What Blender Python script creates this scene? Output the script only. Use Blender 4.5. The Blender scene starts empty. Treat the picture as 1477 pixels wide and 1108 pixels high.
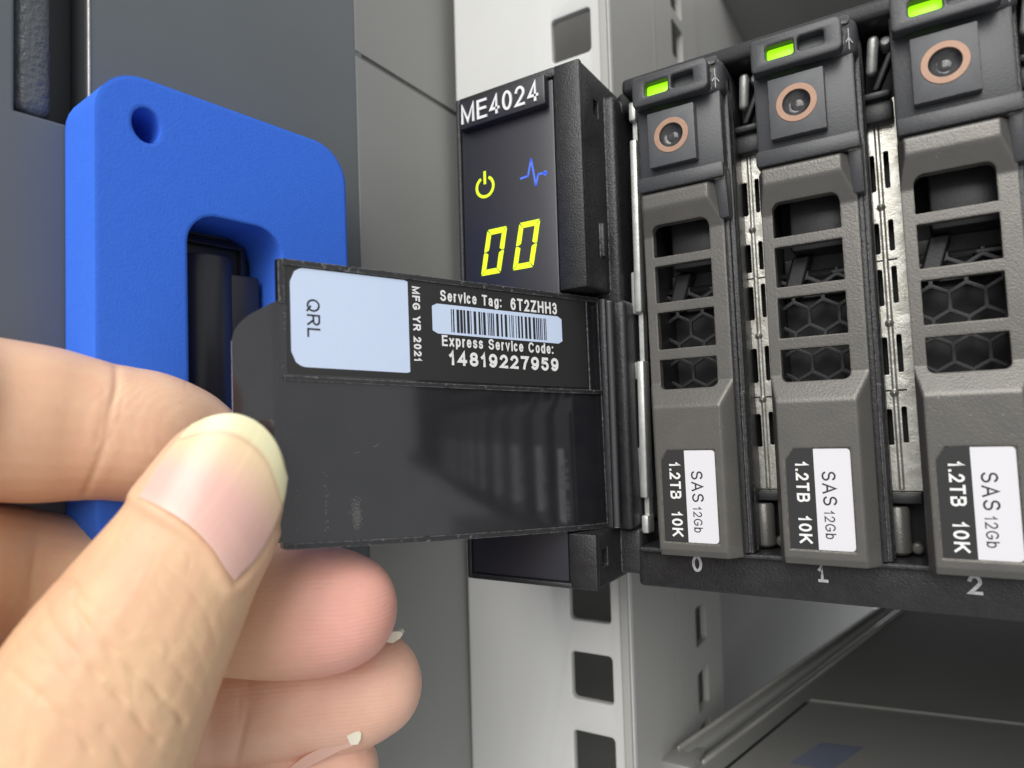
import bpy, bmesh, math, random
import numpy as np
from mathutils import Matrix, Vector
from mathutils.bvhtree import BVHTree
random.seed(7); np.random.seed(7)
S = 0.001                       # everything below is written in millimetres
SC = bpy.context.scene
COL = SC.collection

# ------------------------------------------------------------------ camera
YAW, PITCH, ROLL = math.radians(-31.589), math.radians(3.23), math.radians(-2.288)
CAM = np.array([30.626, -102.858, -36.413]); FPX = 977.1
def cam_axes():
    y, p, r = YAW, PITCH, ROLL
    f = np.array([math.sin(y)*math.cos(p), math.cos(y)*math.cos(p), math.sin(p)])
    rt = np.array([math.cos(y), -math.sin(y), 0.0]); up = np.cross(rt, f)
    c, s = math.cos(r), math.sin(r)
    return c*rt+s*up, -s*rt+c*up, f
RT, UP, FW = cam_axes()
cd = bpy.data.cameras.new('camera'); cam = bpy.data.objects.new('camera', cd); COL.objects.link(cam)
cam.matrix_world = Matrix(((RT[0], UP[0], -FW[0], CAM[0]*S), (RT[1], UP[1], -FW[1], CAM[1]*S), (RT[2], UP[2], -FW[2], CAM[2]*S), (0, 0, 0, 1)))
cd.sensor_width = 36; cd.lens = 36*FPX/1477; cd.clip_start = 0.002; cd.clip_end = 50
cd.dof.use_dof = True; cd.dof.focus_distance = 0.103; cd.dof.aperture_fstop = 19
SC.camera = cam

# ------------------------------------------------------------------ light
w = bpy.data.worlds.new('World'); SC.world = w; w.use_nodes = True
bg = w.node_tree.nodes['Background']; bg.inputs[0].default_value = (0.97, 0.985, 1.0, 1); bg.inputs[1].default_value = 0.58
def area(name, loc, target, sx, sy, power, col=(1, 1, 1)):
    l = bpy.data.lights.new(name, 'AREA'); l.shape = 'RECTANGLE'; l.size = sx; l.size_y = sy; l.energy = power; l.color = col
    o = bpy.data.objects.new(name, l); COL.objects.link(o); o.location = loc
    o.rotation_euler = (Vector(target)-Vector(loc)).to_track_quat('-Z', 'Y').to_euler(); return o
area('ceiling_lamp', (0.10, -1.15, 0.95), (0.0, 0.0, 0.0), 0.55, 1.5, 17, (1.0, 0.985, 0.95))
area('ceiling_lamp', (0.62, -1.25, 0.85), (0.0, 0.0, 0.0), 0.55, 1.5, 14, (1.0, 0.985, 0.95))
SC.view_settings.view_transform = 'Standard'; SC.view_settings.look = 'None'; SC.view_settings.exposure = 0.0

# ------------------------------------------------------------------ projection helpers (mm)
def ray(px, py):
    return ((px-738.5)/FPX)*RT - ((py-554)/FPX)*UP + FW
def W(px, py, depth):
    return CAM + ray(px, py)*depth
def topx(P):
    v = np.asarray(P)-CAM; d = v@FW
    return np.stack([738.5+FPX*(v@RT)/d, 554-FPX*(v@UP)/d, d], -1)

# ------------------------------------------------------------------ materials
def mat(name, base, rough=0.5, metal=0.0, spec=0.5, bevel=0.0, bump=None, var=None, emit=None, coat=0.0, sss=None, attr=None, speck=None, ior=1.5, wear=None):
    """bump: list of (scale per metre, strength, distance mm, detail); var: (scale, amount, colour2); speck: (scale, threshold, colour)"""
    m = bpy.data.materials.new(name); m.use_nodes = True; nt = m.node_tree; N = nt.nodes; Lk = nt.links
    b = N['Principled BSDF']
    b.inputs['Base Color'].default_value = (*base, 1); b.inputs['Roughness'].default_value = rough
    b.inputs['Metallic'].default_value = metal; b.inputs['Specular IOR Level'].default_value = spec
    b.inputs['Coat Weight'].default_value = coat; b.inputs['IOR'].default_value = ior
    tc = N.new('ShaderNodeTexCoord'); oi = N.new('ShaderNodeObjectInfo')
    add = N.new('ShaderNodeVectorMath'); add.operation = 'ADD'
    Lk.new(tc.outputs['Object'], add.inputs[0]); 
    mul = N.new('ShaderNodeMath'); mul.operation = 'MULTIPLY'; mul.inputs[1].default_value = 0.37
    Lk.new(oi.outputs['Random'], mul.inputs[0]); Lk.new(mul.outputs[0], add.inputs[1])
    co = add.outputs[0]
    def noise(scale, detail=3.0, rough_=0.55):
        n = N.new('ShaderNodeTexNoise'); n.inputs['Scale'].default_value = scale; n.inputs['Detail'].default_value = detail; n.inputs['Roughness'].default_value = rough_
        Lk.new(co, n.inputs['Vector']); return n.outputs['Fac']
    colour = None
    if attr:
        a = N.new('ShaderNodeVertexColor'); a.layer_name = attr; colour = a.outputs['Color']
    if var:
        r = N.new('ShaderNodeMapRange'); r.inputs['From Min'].default_value = 0.32; r.inputs['From Max'].default_value = 0.68
        Lk.new(noise(var[0], 4.0), r.inputs['Value'])
        mu = N.new('ShaderNodeMath'); mu.operation = 'MULTIPLY'; mu.inputs[1].default_value = var[1]; Lk.new(r.outputs[0], mu.inputs[0])
        mx = N.new('ShaderNodeMix'); mx.data_type = 'RGBA'
        if colour: Lk.new(colour, mx.inputs['A'])
        else: mx.inputs['A'].default_value = (*base, 1)
        mx.inputs['B'].default_value = (*var[2], 1); Lk.new(mu.outputs[0], mx.inputs['Factor']); colour = mx.outputs['Result']
    if speck:
        r = N.new('ShaderNodeMapRange'); r.inputs['From Min'].default_value = speck[1]; r.inputs['From Max'].default_value = speck[1]+0.06
        Lk.new(noise(speck[0], 5.0, 0.6), r.inputs['Value'])
        mx = N.new('ShaderNodeMix'); mx.data_type = 'RGBA'
        if colour: Lk.new(colour, mx.inputs['A'])
        else: mx.inputs['A'].default_value = (*base, 1)
        mx.inputs['B'].default_value = (*speck[2], 1); Lk.new(r.outputs[0], mx.inputs['Factor']); colour = mx.outputs['Result']
    nrm = None
    if bevel:
        bv = N.new('ShaderNodeBevel'); bv.samples = 4; bv.inputs['Radius'].default_value = bevel*S; nrm = bv.outputs['Normal']
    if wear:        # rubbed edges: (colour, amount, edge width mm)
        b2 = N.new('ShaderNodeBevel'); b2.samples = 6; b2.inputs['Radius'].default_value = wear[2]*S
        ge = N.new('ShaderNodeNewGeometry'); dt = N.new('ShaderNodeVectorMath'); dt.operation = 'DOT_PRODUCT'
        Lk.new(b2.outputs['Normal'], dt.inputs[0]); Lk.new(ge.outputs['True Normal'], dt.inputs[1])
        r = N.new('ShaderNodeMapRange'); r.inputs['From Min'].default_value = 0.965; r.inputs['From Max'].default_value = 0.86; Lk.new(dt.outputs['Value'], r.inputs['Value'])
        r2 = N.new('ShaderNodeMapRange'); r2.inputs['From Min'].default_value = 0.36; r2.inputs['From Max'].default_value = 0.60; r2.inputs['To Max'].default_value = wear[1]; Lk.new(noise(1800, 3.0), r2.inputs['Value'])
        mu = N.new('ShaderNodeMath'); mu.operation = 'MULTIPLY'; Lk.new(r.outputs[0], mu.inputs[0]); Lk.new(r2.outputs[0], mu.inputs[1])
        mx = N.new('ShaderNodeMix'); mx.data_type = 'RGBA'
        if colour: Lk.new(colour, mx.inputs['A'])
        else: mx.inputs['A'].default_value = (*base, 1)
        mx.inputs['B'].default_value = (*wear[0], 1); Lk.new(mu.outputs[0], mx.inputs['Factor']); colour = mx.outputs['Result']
    if colour: Lk.new(colour, b.inputs['Base Color'])
    for (sc, st, dist, det) in (bump or []):
        bp = N.new('ShaderNodeBump'); bp.inputs['Strength'].default_value = st; bp.inputs['Distance'].default_value = dist*S
        Lk.new(noise(sc, det), bp.inputs['Height'])
        if nrm: Lk.new(nrm, bp.inputs['Normal'])
        nrm = bp.outputs['Normal']
    if nrm: Lk.new(nrm, b.inputs['Normal'])
    if emit:
        b.inputs['Emission Color'].default_value = (*emit[0], 1); b.inputs['Emission Strength'].default_value = emit[1]
    if sss:
        b.subsurface_method = 'RANDOM_WALK'
        b.inputs['Subsurface Weight'].default_value = sss[0]; b.inputs['Subsurface Radius'].default_value = sss[1]; b.inputs['Subsurface Scale'].default_value = sss[2]*S
    return m

M = {}
M['black'] = mat('black_plastic', (0.016, 0.016, 0.018), 0.42, bevel=0.3, bump=[(2600, 0.5, 0.05, 2)], var=(300, 0.5, (0.03, 0.03, 0.032)))
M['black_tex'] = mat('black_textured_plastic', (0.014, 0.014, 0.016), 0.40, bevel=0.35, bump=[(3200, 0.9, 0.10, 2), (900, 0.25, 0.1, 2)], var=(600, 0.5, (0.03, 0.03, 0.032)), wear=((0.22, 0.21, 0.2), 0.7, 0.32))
M['black_smooth'] = mat('smooth_black_panel', (0.024, 0.024, 0.032), 0.34, bump=[(3500, 0.12, 0.02, 2)])
M['black_matt'] = mat('matt_black', (0.012, 0.012, 0.013), 0.6, bump=[(1500, 0.3, 0.05, 2)])
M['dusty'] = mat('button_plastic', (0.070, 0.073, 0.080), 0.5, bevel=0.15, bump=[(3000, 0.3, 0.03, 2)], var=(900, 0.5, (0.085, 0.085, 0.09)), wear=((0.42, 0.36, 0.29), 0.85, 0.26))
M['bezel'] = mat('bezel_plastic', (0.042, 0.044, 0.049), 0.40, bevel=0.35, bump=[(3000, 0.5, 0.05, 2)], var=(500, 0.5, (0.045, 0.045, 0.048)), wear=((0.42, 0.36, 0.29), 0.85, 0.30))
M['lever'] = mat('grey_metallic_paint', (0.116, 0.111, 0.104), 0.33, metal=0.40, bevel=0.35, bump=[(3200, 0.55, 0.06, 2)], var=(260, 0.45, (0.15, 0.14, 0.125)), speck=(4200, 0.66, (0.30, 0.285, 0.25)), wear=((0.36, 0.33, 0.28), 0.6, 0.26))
M['zinc'] = mat('zinc_plate', (0.66, 0.65, 0.60), 0.36, metal=0.8, bevel=0.15, bump=[(420, 0.5, 0.25, 2), (3200, 0.6, 0.06, 3)], var=(350, 0.9, (0.46, 0.44, 0.38)), speck=(3000, 0.63, (0.13, 0.12, 0.10)))
M['zinc2'] = mat('zinc_strip', (0.66, 0.66, 0.64), 0.4, metal=0.6, bevel=0.25, bump=[(1500, 0.4, 0.08, 2)], var=(700, 0.6, (0.42, 0.42, 0.41)))
M['copper'] = mat('copper_ring', (0.37, 0.225, 0.155), 0.5, metal=0.2, bevel=0.1, bump=[(2500, 0.4, 0.03, 2)], var=(900, 0.5, (0.30, 0.17, 0.115)))
M['lens'] = mat('dark_button_cup', (0.03, 0.03, 0.034), 0.16, bump=[(1500, 0.35, 0.06, 3)], var=(700, 0.8, (0.075, 0.072, 0.072)))
M['led'] = mat('lit_green_led', (0.3, 0.8, 0.02), 0.4, emit=((0.36, 1.0, 0.004), 0.95))
M['led_off'] = mat('unlit_led', (0.11, 0.12, 0.115), 0.35)
M['digit'] = mat('lit_yellow_green_segment', (0.5, 0.6, 0.02), 0.5, emit=((0.66, 1.0, 0.0), 0.92))
M['power'] = mat('lit_power_icon', (0.5, 0.6, 0.02), 0.5, emit=((0.60, 0.95, 0.0), 0.8))
M['ecg'] = mat('blue_icon', (0.05, 0.1, 0.4), 0.5, emit=((0.05, 0.12, 0.62), 0.85))
M['white_print'] = mat('white_print', (0.80, 0.80, 0.80), 0.5, var=(3000, 0.35, (0.6, 0.6, 0.6)))
M['bar_print'] = mat('painted_numeral', (0.62, 0.62, 0.62), 0.6, var=(2500, 0.7, (0.28, 0.28, 0.28)))
M['white_label'] = mat('white_label', (0.68, 0.67, 0.70), 0.35, bump=[(300, 0.1, 0.1, 2)])
M['blue_white_label'] = mat('bluish_white_label', (0.56, 0.66, 0.85), 0.4, var=(500, 0.3, (0.62, 0.70, 0.85)))
M['black_label'] = mat('black_label', (0.025, 0.024, 0.024), 0.33, bump=[(2000, 0.15, 0.03, 2)])
M['black_print'] = mat('black_print', (0.018, 0.019, 0.024), 0.5)
M['flap'] = mat('glossy_black_flap', (0.013, 0.013, 0.017), 0.08, ior=1.8, bump=[(160, 0.05, 0.12, 2)], var=(120, 0.7, (0.022, 0.021, 0.023)), speck=(1900, 0.76, (0.07, 0.07, 0.07)))
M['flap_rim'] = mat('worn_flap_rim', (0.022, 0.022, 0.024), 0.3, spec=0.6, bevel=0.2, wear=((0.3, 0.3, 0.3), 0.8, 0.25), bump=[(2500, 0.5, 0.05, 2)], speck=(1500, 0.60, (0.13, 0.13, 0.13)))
M['scuff'] = mat('pale_scuff', (0.13, 0.13, 0.125), 0.6)
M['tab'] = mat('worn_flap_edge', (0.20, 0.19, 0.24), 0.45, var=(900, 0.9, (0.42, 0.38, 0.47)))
M['blue'] = mat('blue_foam', (0.05, 0.172, 0.78), 0.9, spec=0.10, bevel=0.8, bump=[(2600, 0.5, 0.10, 4)], var=(700, 0.5, (0.058, 0.188, 0.82)))
M['door'] = mat('grey_door_paint', (0.115, 0.129, 0.140), 0.42, bevel=0.6, bump=[(1800, 0.25, 0.05, 3), (60, 0.05, 0.5, 2)], var=(70, 0.5, (0.130, 0.144, 0.154)), speck=(1400, 0.735, (0.2, 0.21, 0.22)))
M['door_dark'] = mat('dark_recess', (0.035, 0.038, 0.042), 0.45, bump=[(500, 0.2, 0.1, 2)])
M['door_tex'] = mat('hammered_black_strip', (0.10, 0.107, 0.113), 0.30, bevel=0.8, bump=[(1300, 0.9, 0.35, 2)])
M['post'] = mat('light_grey_powder_coat', (0.60, 0.60, 0.585), 0.5, bevel=0.4, bump=[(1500, 0.15, 0.04, 2)], var=(40, 0.5, (0.56, 0.56, 0.545)), speck=(700, 0.735, (0.45, 0.44, 0.42)))
M['post_in'] = mat('grey_powder_coat', (0.40, 0.395, 0.375), 0.45, bevel=0.5, var=(30, 0.5, (0.36, 0.355, 0.34)))
M['side'] = mat('side_panel_paint', (0.265, 0.266, 0.258), 0.5, var=(25, 0.5, (0.24, 0.24, 0.232)))
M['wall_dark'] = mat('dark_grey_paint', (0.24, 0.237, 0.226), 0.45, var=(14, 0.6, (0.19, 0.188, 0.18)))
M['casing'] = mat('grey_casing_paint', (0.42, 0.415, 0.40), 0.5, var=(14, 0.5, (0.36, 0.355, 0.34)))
M['gear'] = mat('dark_steel', (0.24, 0.24, 0.23), 0.36, metal=0.15, bump=[(40, 0.05, 1.0, 2)], var=(20, 0.5, (0.29, 0.288, 0.275)))
M['rail'] = mat('steel_rail', (0.75, 0.74, 0.69), 0.35, metal=0.7, var=(60, 0.6, (0.4, 0.4, 0.38)))
M['label_blue'] = mat('faded_blue_sticker', (0.15, 0.17, 0.235), 0.5, var=(120, 0.6, (0.115, 0.13, 0.18)))

# ------------------------------------------------------------------ mesh helpers (mm)
def join(parts):
    V, F, n = [], [], 0
    for (v, f) in parts:
        v = np.asarray(v, float).reshape(-1, 3); V.append(v); F += [tuple(i+n for i in q) for q in f]; n += len(v)
    return np.vstack(V), F
def box(x0, x1, y0, y1, z0, z1):
    v = [(x, y, z) for z in (z0, z1) for y in (y0, y1) for x in (x0, x1)]
    return np.array(v, float), [(0, 2, 3, 1), (4, 5, 7, 6), (0, 1, 5, 4), (2, 6, 7, 3), (0, 4, 6, 2), (1, 3, 7, 5)]
def rbox(x0, x1, y0, y1, z0, z1, r=0.3, seg=2):
    bm = bmesh.new(); bmesh.ops.create_cube(bm, size=1)
    for v in bm.verts: v.co = ((x0+x1)/2+v.co.x*(x1-x0), (y0+y1)/2+v.co.y*(y1-y0), (z0+z1)/2+v.co.z*(z1-z0))
    bmesh.ops.bevel(bm, geom=list(bm.edges), offset=r, segments=seg, profile=0.5, affect='EDGES')
    return from_bm(bm)
def from_bm(bm):
    bm.verts.index_update(); V = np.array([v.co[:] for v in bm.verts]); F = [tuple(v.index for v in f.verts) for f in bm.faces]; bm.free(); return V, F
def rrect(x0, x1, y0, y1, r, n=6):
    rs = r if isinstance(r, (tuple, list)) else (r,)*4      # bl, br, tr, tl
    out = []
    for (cx, cy, a0, rr) in ((x0, y0, 180, rs[0]), (x1, y0, 270, rs[1]), (x1, y1, 0, rs[2]), (x0, y1, 90, rs[3])):
        sx = 1 if cx == x0 else -1; sy = 1 if cy == y0 else -1
        if rr <= 0: out.append((cx, cy)); continue
        for i in range(n+1):
            a = math.radians(a0+90*i/n); out.append((cx+sx*rr+rr*math.cos(a), cy+sy*rr+rr*math.sin(a)))
    return out
def plate(loops, depth, bevel=0.0, res=2):
    """flat outline with holes, extruded: returned in x, y with z = -depth/2 .. depth/2"""
    c = bpy.data.curves.new('tmp', 'CURVE'); c.dimensions = '2D'; c.fill_mode = 'BOTH'
    c.extrude = depth/2-bevel; c.bevel_depth = bevel; c.offset = -bevel; c.bevel_resolution = res
    for lp in loops:
        s = c.splines.new('POLY'); s.points.add(len(lp)-1); s.use_cyclic_u = True
        for p, q in zip(s.points, lp): p.co = (q[0], q[1], 0, 1)
    return curve_mesh(c)
def curve_mesh(c):
    o = bpy.data.objects.new('tmp', c); COL.objects.link(o)
    dg = bpy.context.evaluated_depsgraph_get(); me = bpy.data.meshes.new_from_object(o.evaluated_get(dg))
    V = np.array([v.co[:] for v in me.vertices]); F = [tuple(p.vertices) for p in me.polygons]
    bpy.data.objects.remove(o); bpy.data.curves.remove(c); bpy.data.meshes.remove(me)
    bm = bmesh.new()
    for v in V: bm.verts.new(v)
    bm.verts.ensure_lookup_table()
    for f in F:
        try: bm.faces.new([bm.verts[i] for i in f])
        except ValueError: pass
    bmesh.ops.remove_doubles(bm, verts=list(bm.verts), dist=1e-4)
    bmesh.ops.recalc_face_normals(bm, faces=list(bm.faces))
    return from_bm(bm)
def mp(vf, fn):
    return np.array([fn(*p) for p in vf[0]], float), vf[1]
def XZ(y0): return lambda x, y, z: (x, y0+z, y)              # plate facing -y, centred on y0
def YZ(x0): return lambda x, y, z: (x0+z, x, y)              # plate facing +x
def lathe(profile, cx, cz, n=32, axis='y'):
    V, F = [], []; k = len(profile)
    for i in range(n):
        a = 2*math.pi*i/n
        for (r, h) in profile:
            if axis == 'y': V.append((cx+r*math.cos(a), h, cz+r*math.sin(a)))
            else: V.append((cx+r*math.cos(a), cz+r*math.sin(a), h))
    for i in range(n):
        j = (i+1) % n
        for q in range(k-1): F.append((i*k+q, i*k+q+1, j*k+q+1, j*k+q))
    return np.array(V), F
def raw(name, vf):
    me = bpy.data.meshes.new(name); me.from_pydata([tuple(v) for v in vf[0]], [], vf[1]); me.update(); return me
def cut(base, cutters):
    def clean(vf):
        me = raw('tmp', vf); bm = bmesh.new(); bm.from_mesh(me); bmesh.ops.remove_doubles(bm, verts=list(bm.verts), dist=1e-4); bmesh.ops.recalc_face_normals(bm, faces=list(bm.faces)); bm.to_mesh(me); bm.free(); return me
    o = bpy.data.objects.new('tmp', clean(base)); COL.objects.link(o); tmp = [o]
    for c in cutters:
        k = bpy.data.objects.new('tmpc', clean(c)); COL.objects.link(k); tmp.append(k)
        m = o.modifiers.new('b', 'BOOLEAN'); m.operation = 'DIFFERENCE'; m.solver = 'EXACT'; m.object = k
    dg = bpy.context.evaluated_depsgraph_get(); me = bpy.data.meshes.new_from_object(o.evaluated_get(dg))
    V = np.array([v.co[:] for v in me.vertices]); F = [tuple(p.vertices) for p in me.polygons]
    for t in tmp: bpy.data.objects.remove(t)
    return V, F
def root_loc(p):
    while p.parent: p = p.parent
    return np.array(p.location)/S
def obj(name, vf, m, parent=None, smooth=35, label=None, kind=None):
    V = np.asarray(vf[0], float)
    if parent: V = V-root_loc(parent)
    me = raw(name, (V*S, vf[1])); me.materials.append(m)
    bm = bmesh.new(); bm.from_mesh(me); bmesh.ops.recalc_face_normals(bm, faces=list(bm.faces)); bm.to_mesh(me); bm.free()
    if smooth:
        me.shade_smooth(); me.set_sharp_from_angle(angle=math.radians(smooth))
    o = bpy.data.objects.new(name, me); COL.objects.link(o); o.parent = parent
    if label: o['label'] = label
    if kind: o['kind'] = kind
    return o
def thing(name, label, cat, loc=(0, 0, 0), group=None):
    o = bpy.data.objects.new(name, None); COL.objects.link(o); o.location = Vector(loc)*S; o.empty_display_size = 0.01
    o['label'] = label; o['category'] = cat
    if group: o['group'] = group
    return o
def copy_tree(o, parent=None):
    c = o.copy(); COL.objects.link(c); c.parent = parent
    for ch in list(o.children): copy_tree(ch, c)
    return c
def _arc(cx, cy, rx, ry, a0, a1, n=12):
    return [(cx+rx*math.cos(math.radians(a0+(a1-a0)*i/n)), cy+ry*math.sin(math.radians(a0+(a1-a0)*i/n))) for i in range(n+1)]
def _ring(cx, cy, rx, ry): return _arc(cx, cy, rx, ry, 90, 450, 24)
XH = 0.74
# plain grotesque strokes in a unit box: (advance width, [centre lines]); closed lines repeat their first point
GL = {
 'M': (0.80, [[(0, 0), (0, 1), (0.5, 0.06), (1, 1), (1, 0)]]), 'E': (0.60, [[(1, 1), (0, 1), (0, 0), (1, 0)], [(0, 0.53), (0.92, 0.53)]]),
 'F': (0.58, [[(1, 1), (0, 1), (0, 0)], [(0, 0.52), (0.88, 0.52)]]), 'H': (0.68, [[(0, 0), (0, 1)], [(1, 0), (1, 1)], [(0, 0.53), (1, 0.53)]]),
 'T': (0.62, [[(0, 1), (1, 1)], [(0.5, 1), (0.5, 0)]]), 'Z': (0.62, [[(0, 1), (1, 1), (0, 0), (1, 0)]]), 'L': (0.55, [[(0, 1), (0, 0), (1, 0)]]),
 'Y': (0.68, [[(0, 1), (0.5, 0.46), (1, 1)], [(0.5, 0.5), (0.5, 0)]]), 'K': (0.66, [[(0, 0), (0, 1)], [(1, 1), (0.04, 0.36)], [(0.36, 0.58), (1, 0)]]),
 'A': (0.72, [[(0, 0), (0.5, 1), (1, 0)], [(0.18, 0.33), (0.82, 0.33)]]),
 'R': (0.68, [[(0, 0), (0, 1), (0.6, 1)]+_arc(0.64, 0.74, 0.33, 0.26, 90, -90)+[(0, 0.48)], [(0.52, 0.48), (1, 0)]]),
 'B': (0.66, [[(0, 0), (0, 1), (0.55, 1)]+_arc(0.6, 0.765, 0.33, 0.235, 90, -90)+[(0, 0.53)], [(0.5, 0.53)]+_arc(0.64, 0.265, 0.36, 0.265, 90, -90)+[(0, 0)]]),
 'G': (0.74, [_arc(0.5, 0.5, 0.5, 0.5, 42, 318)+[(0.98, 0.2), (0.98, 0.45), (0.56, 0.45)]]), 'C': (0.72, [_arc(0.5, 0.5, 0.5, 0.5, 42, 318, 18)]),
 'Q': (0.78, [_ring(0.5, 0.5, 0.5, 0.5), [(0.6, 0.24), (1.0, -0.04)]]),
 'S': (0.64, [_arc(0.5, 0.745, 0.46, 0.255, 25, 180, 10)+_arc(0.5, 0.74, 0.46, 0.22, 190, 265, 5)+_arc(0.5, 0.26, 0.5, 0.26, 85, -90, 10)+_arc(0.5, 0.27, 0.5, 0.27, -95, -160, 6)]),
 '0': (0.56, [_ring(0.5, 0.5, 0.5, 0.5)]), '1': (0.36, [[(0.05, 0.72), (0.4, 0.80), (0.72, 1.0), (0.72, 0)]]),
 '2': (0.56, [_arc(0.5, 0.70, 0.48, 0.30, 165, -25, 14)+[(0.62, 0.36), (0.0, 0.0), (1, 0)]]),
 '3': (0.56, [_arc(0.48, 0.75, 0.43, 0.25, 155, -80, 12)+[(0.42, 0.525)], [(0.42, 0.525)]+_arc(0.48, 0.265, 0.5, 0.265, 80, -155, 14)]),
 '4': (0.58, [[(0.75, 0), (0.75, 1), (0, 0.26), (1, 0.26)]]), '5': (0.56, [[(0.9, 1), (0.16, 1), (0.06, 0.46)]+_arc(0.48, 0.32, 0.5, 0.32, 140, -155, 16)]),
 '6': (0.56, [_ring(0.5, 0.32, 0.5, 0.32), _arc(0.56, 0.5, 0.56, 0.5, 50, 185, 12)]), '7': (0.56, [[(0, 1), (1, 1), (0.55, 0.45), (0.36, 0)]]),
 '8': (0.56, [_ring(0.5, 0.76, 0.42, 0.24), _ring(0.5, 0.26, 0.5, 0.26)]), '9': (0.56, [_ring(0.5, 0.68, 0.5, 0.32), _arc(0.44, 0.5, 0.56, 0.5, -130, 5, 12)]),
 '.': (0.14, [[(0.5, 0.0), (0.5, 0.02)]]), ':': (0.14, [[(0.5, 0.02), (0.5, 0.03)], [(0.5, XH-0.05), (0.5, XH-0.04)]]), ' ': (0.30, []),
 'e': (0.52, [[(0.02, XH*0.53), (1.0, XH*0.53)]+_arc(0.5, XH/2, 0.5, XH/2, 6, 320, 18)]), 'r': (0.32, [[(0, 0), (0, XH)], _arc(0.9, XH*0.55, 0.9, XH*0.45, 178, 95, 8)]),
 'v': (0.52, [[(0, XH), (0.5, 0), (1, XH)]]), 'i': (0.12, [[(0.5, 0), (0.5, XH)], [(0.5, 0.97), (0.5, 1.0)]]), 'c': (0.48, [_arc(0.5, XH/2, 0.5, XH/2, 45, 315, 14)]),
 'a': (0.52, [_ring(0.45, XH*0.29, 0.45, XH*0.29), _arc(0.46, XH*0.7, 0.44, XH*0.3, 155, 20, 8)+[(0.92, XH*0.6), (0.94, 0)]]),
 'g': (0.54, [_ring(0.48, XH*0.5, 0.48, XH*0.5), [(0.98, XH), (0.98, -0.06)]+_arc(0.5, -0.06, 0.48, 0.2, 0, -155, 10)]),
 'x': (0.52, [[(0, XH), (1, 0)], [(0, 0), (1, XH)]]), 'p': (0.54, [_ring(0.52, XH*0.5, 0.48, XH*0.5), [(0.02, XH), (0.02, -0.26)]]),
 's': (0.48, [_arc(0.5, XH*0.745, 0.46, XH*0.255, 25, 180, 8)+_arc(0.5, XH*0.74, 0.46, XH*0.22, 190, 265, 4)+_arc(0.5, XH*0.26, 0.5, XH*0.26, 85, -90, 8)+_arc(0.5, XH*0.27, 0.5, XH*0.27, -95, -160, 5)]),
 'o': (0.52, [_ring(0.5, XH*0.5, 0.5, XH*0.5)]), 'd': (0.54, [_ring(0.48, XH*0.5, 0.48, XH*0.5), [(0.98, 0), (0.98, 1)]]), 'b': (0.54, [_ring(0.52, XH*0.5, 0.48, XH*0.5), [(0.02, 0), (0.02, 1)]]),
}
def ribbon(pts, wd, z):
    """one centre line widened with mitred corners"""
    P = [np.array(p, float) for p in pts]; Q = [P[0]]
    for p in P[1:]:
        if np.linalg.norm(p-Q[-1]) > 1e-5: Q.append(p)
    closed = np.linalg.norm(Q[0]-Q[-1]) < 1e-4 and len(Q) > 3
    if closed: Q = Q[:-1]
    n = len(Q); V, F = [], []
    for i in range(n):
        a = Q[(i-1) % n] if (closed or i > 0) else None; b = Q[(i+1) % n] if (closed or i < n-1) else None
        d1 = (Q[i]-a)/np.linalg.norm(Q[i]-a) if a is not None else None; d2 = (b-Q[i])/np.linalg.norm(b-Q[i]) if b is not None else None
        if d1 is None: d1 = d2
        if d2 is None: d2 = d1
        n1, n2 = np.array([-d1[1], d1[0]]), np.array([-d2[1], d2[0]]); m = n1+n2; L_ = np.linalg.norm(m)
        m = m/L_ if L_ > 0.25 else n1; k = min(1.0/max(m@n1, 0.42), 2.2)
        q = Q[i]-(d1*wd*0.0)
        if a is None: q = Q[i]-d2*wd*0.5
        if b is None: q = Q[i]+d1*wd*0.5
        V += [(*(q+m*k*wd/2), z), (*(q-m*k*wd/2), z)]
    for i in range(n if closed else n-1):
        j = (i+1) % n; F.append((2*i, 2*i+1, 2*j+1, 2*j))
    return np.array(V), F
def text(s, u0, u1, v0, v1, bold=0.02, spacing=1.0):
    """lettering fitted so that its capitals fill v0..v1 and the line u0..u1; the strokes of a letter lie a hair above each other"""
    H = v1-v0; wt = H*(0.105+3.2*bold); gap = 0.17*spacing
    tot = sum(GL[c][0] for c in s)+gap*(len(s)-1); k = (u1-u0)/tot; x = u0; out = []; z = 0.0
    for c in s:
        wd, lines = GL[c]; wd *= k
        for ln in lines:
            z += 0.0012
            out.append(ribbon([(x+wt/2+a*max(wd-wt, 0.0), v0+wt/2+b*(H-wt)) for a, b in ln], wt, z))
        x += wd+gap*k
    return join(out)
def quad(u0, u1, v0, v1): return np.array([(u0, v0, 0), (u1, v0, 0), (u1, v1, 0), (u0, v1, 0)], float), [(0, 1, 2, 3)]
def poly(pts): return np.array([(p[0], p[1], 0) for p in pts], float), [tuple(range(len(pts)))]
def smin(a, b, k):
    h = np.clip(0.5+0.5*(b-a)/k, 0, 1); return b*(1-h)+a*h-k*h*(1-h)

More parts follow.
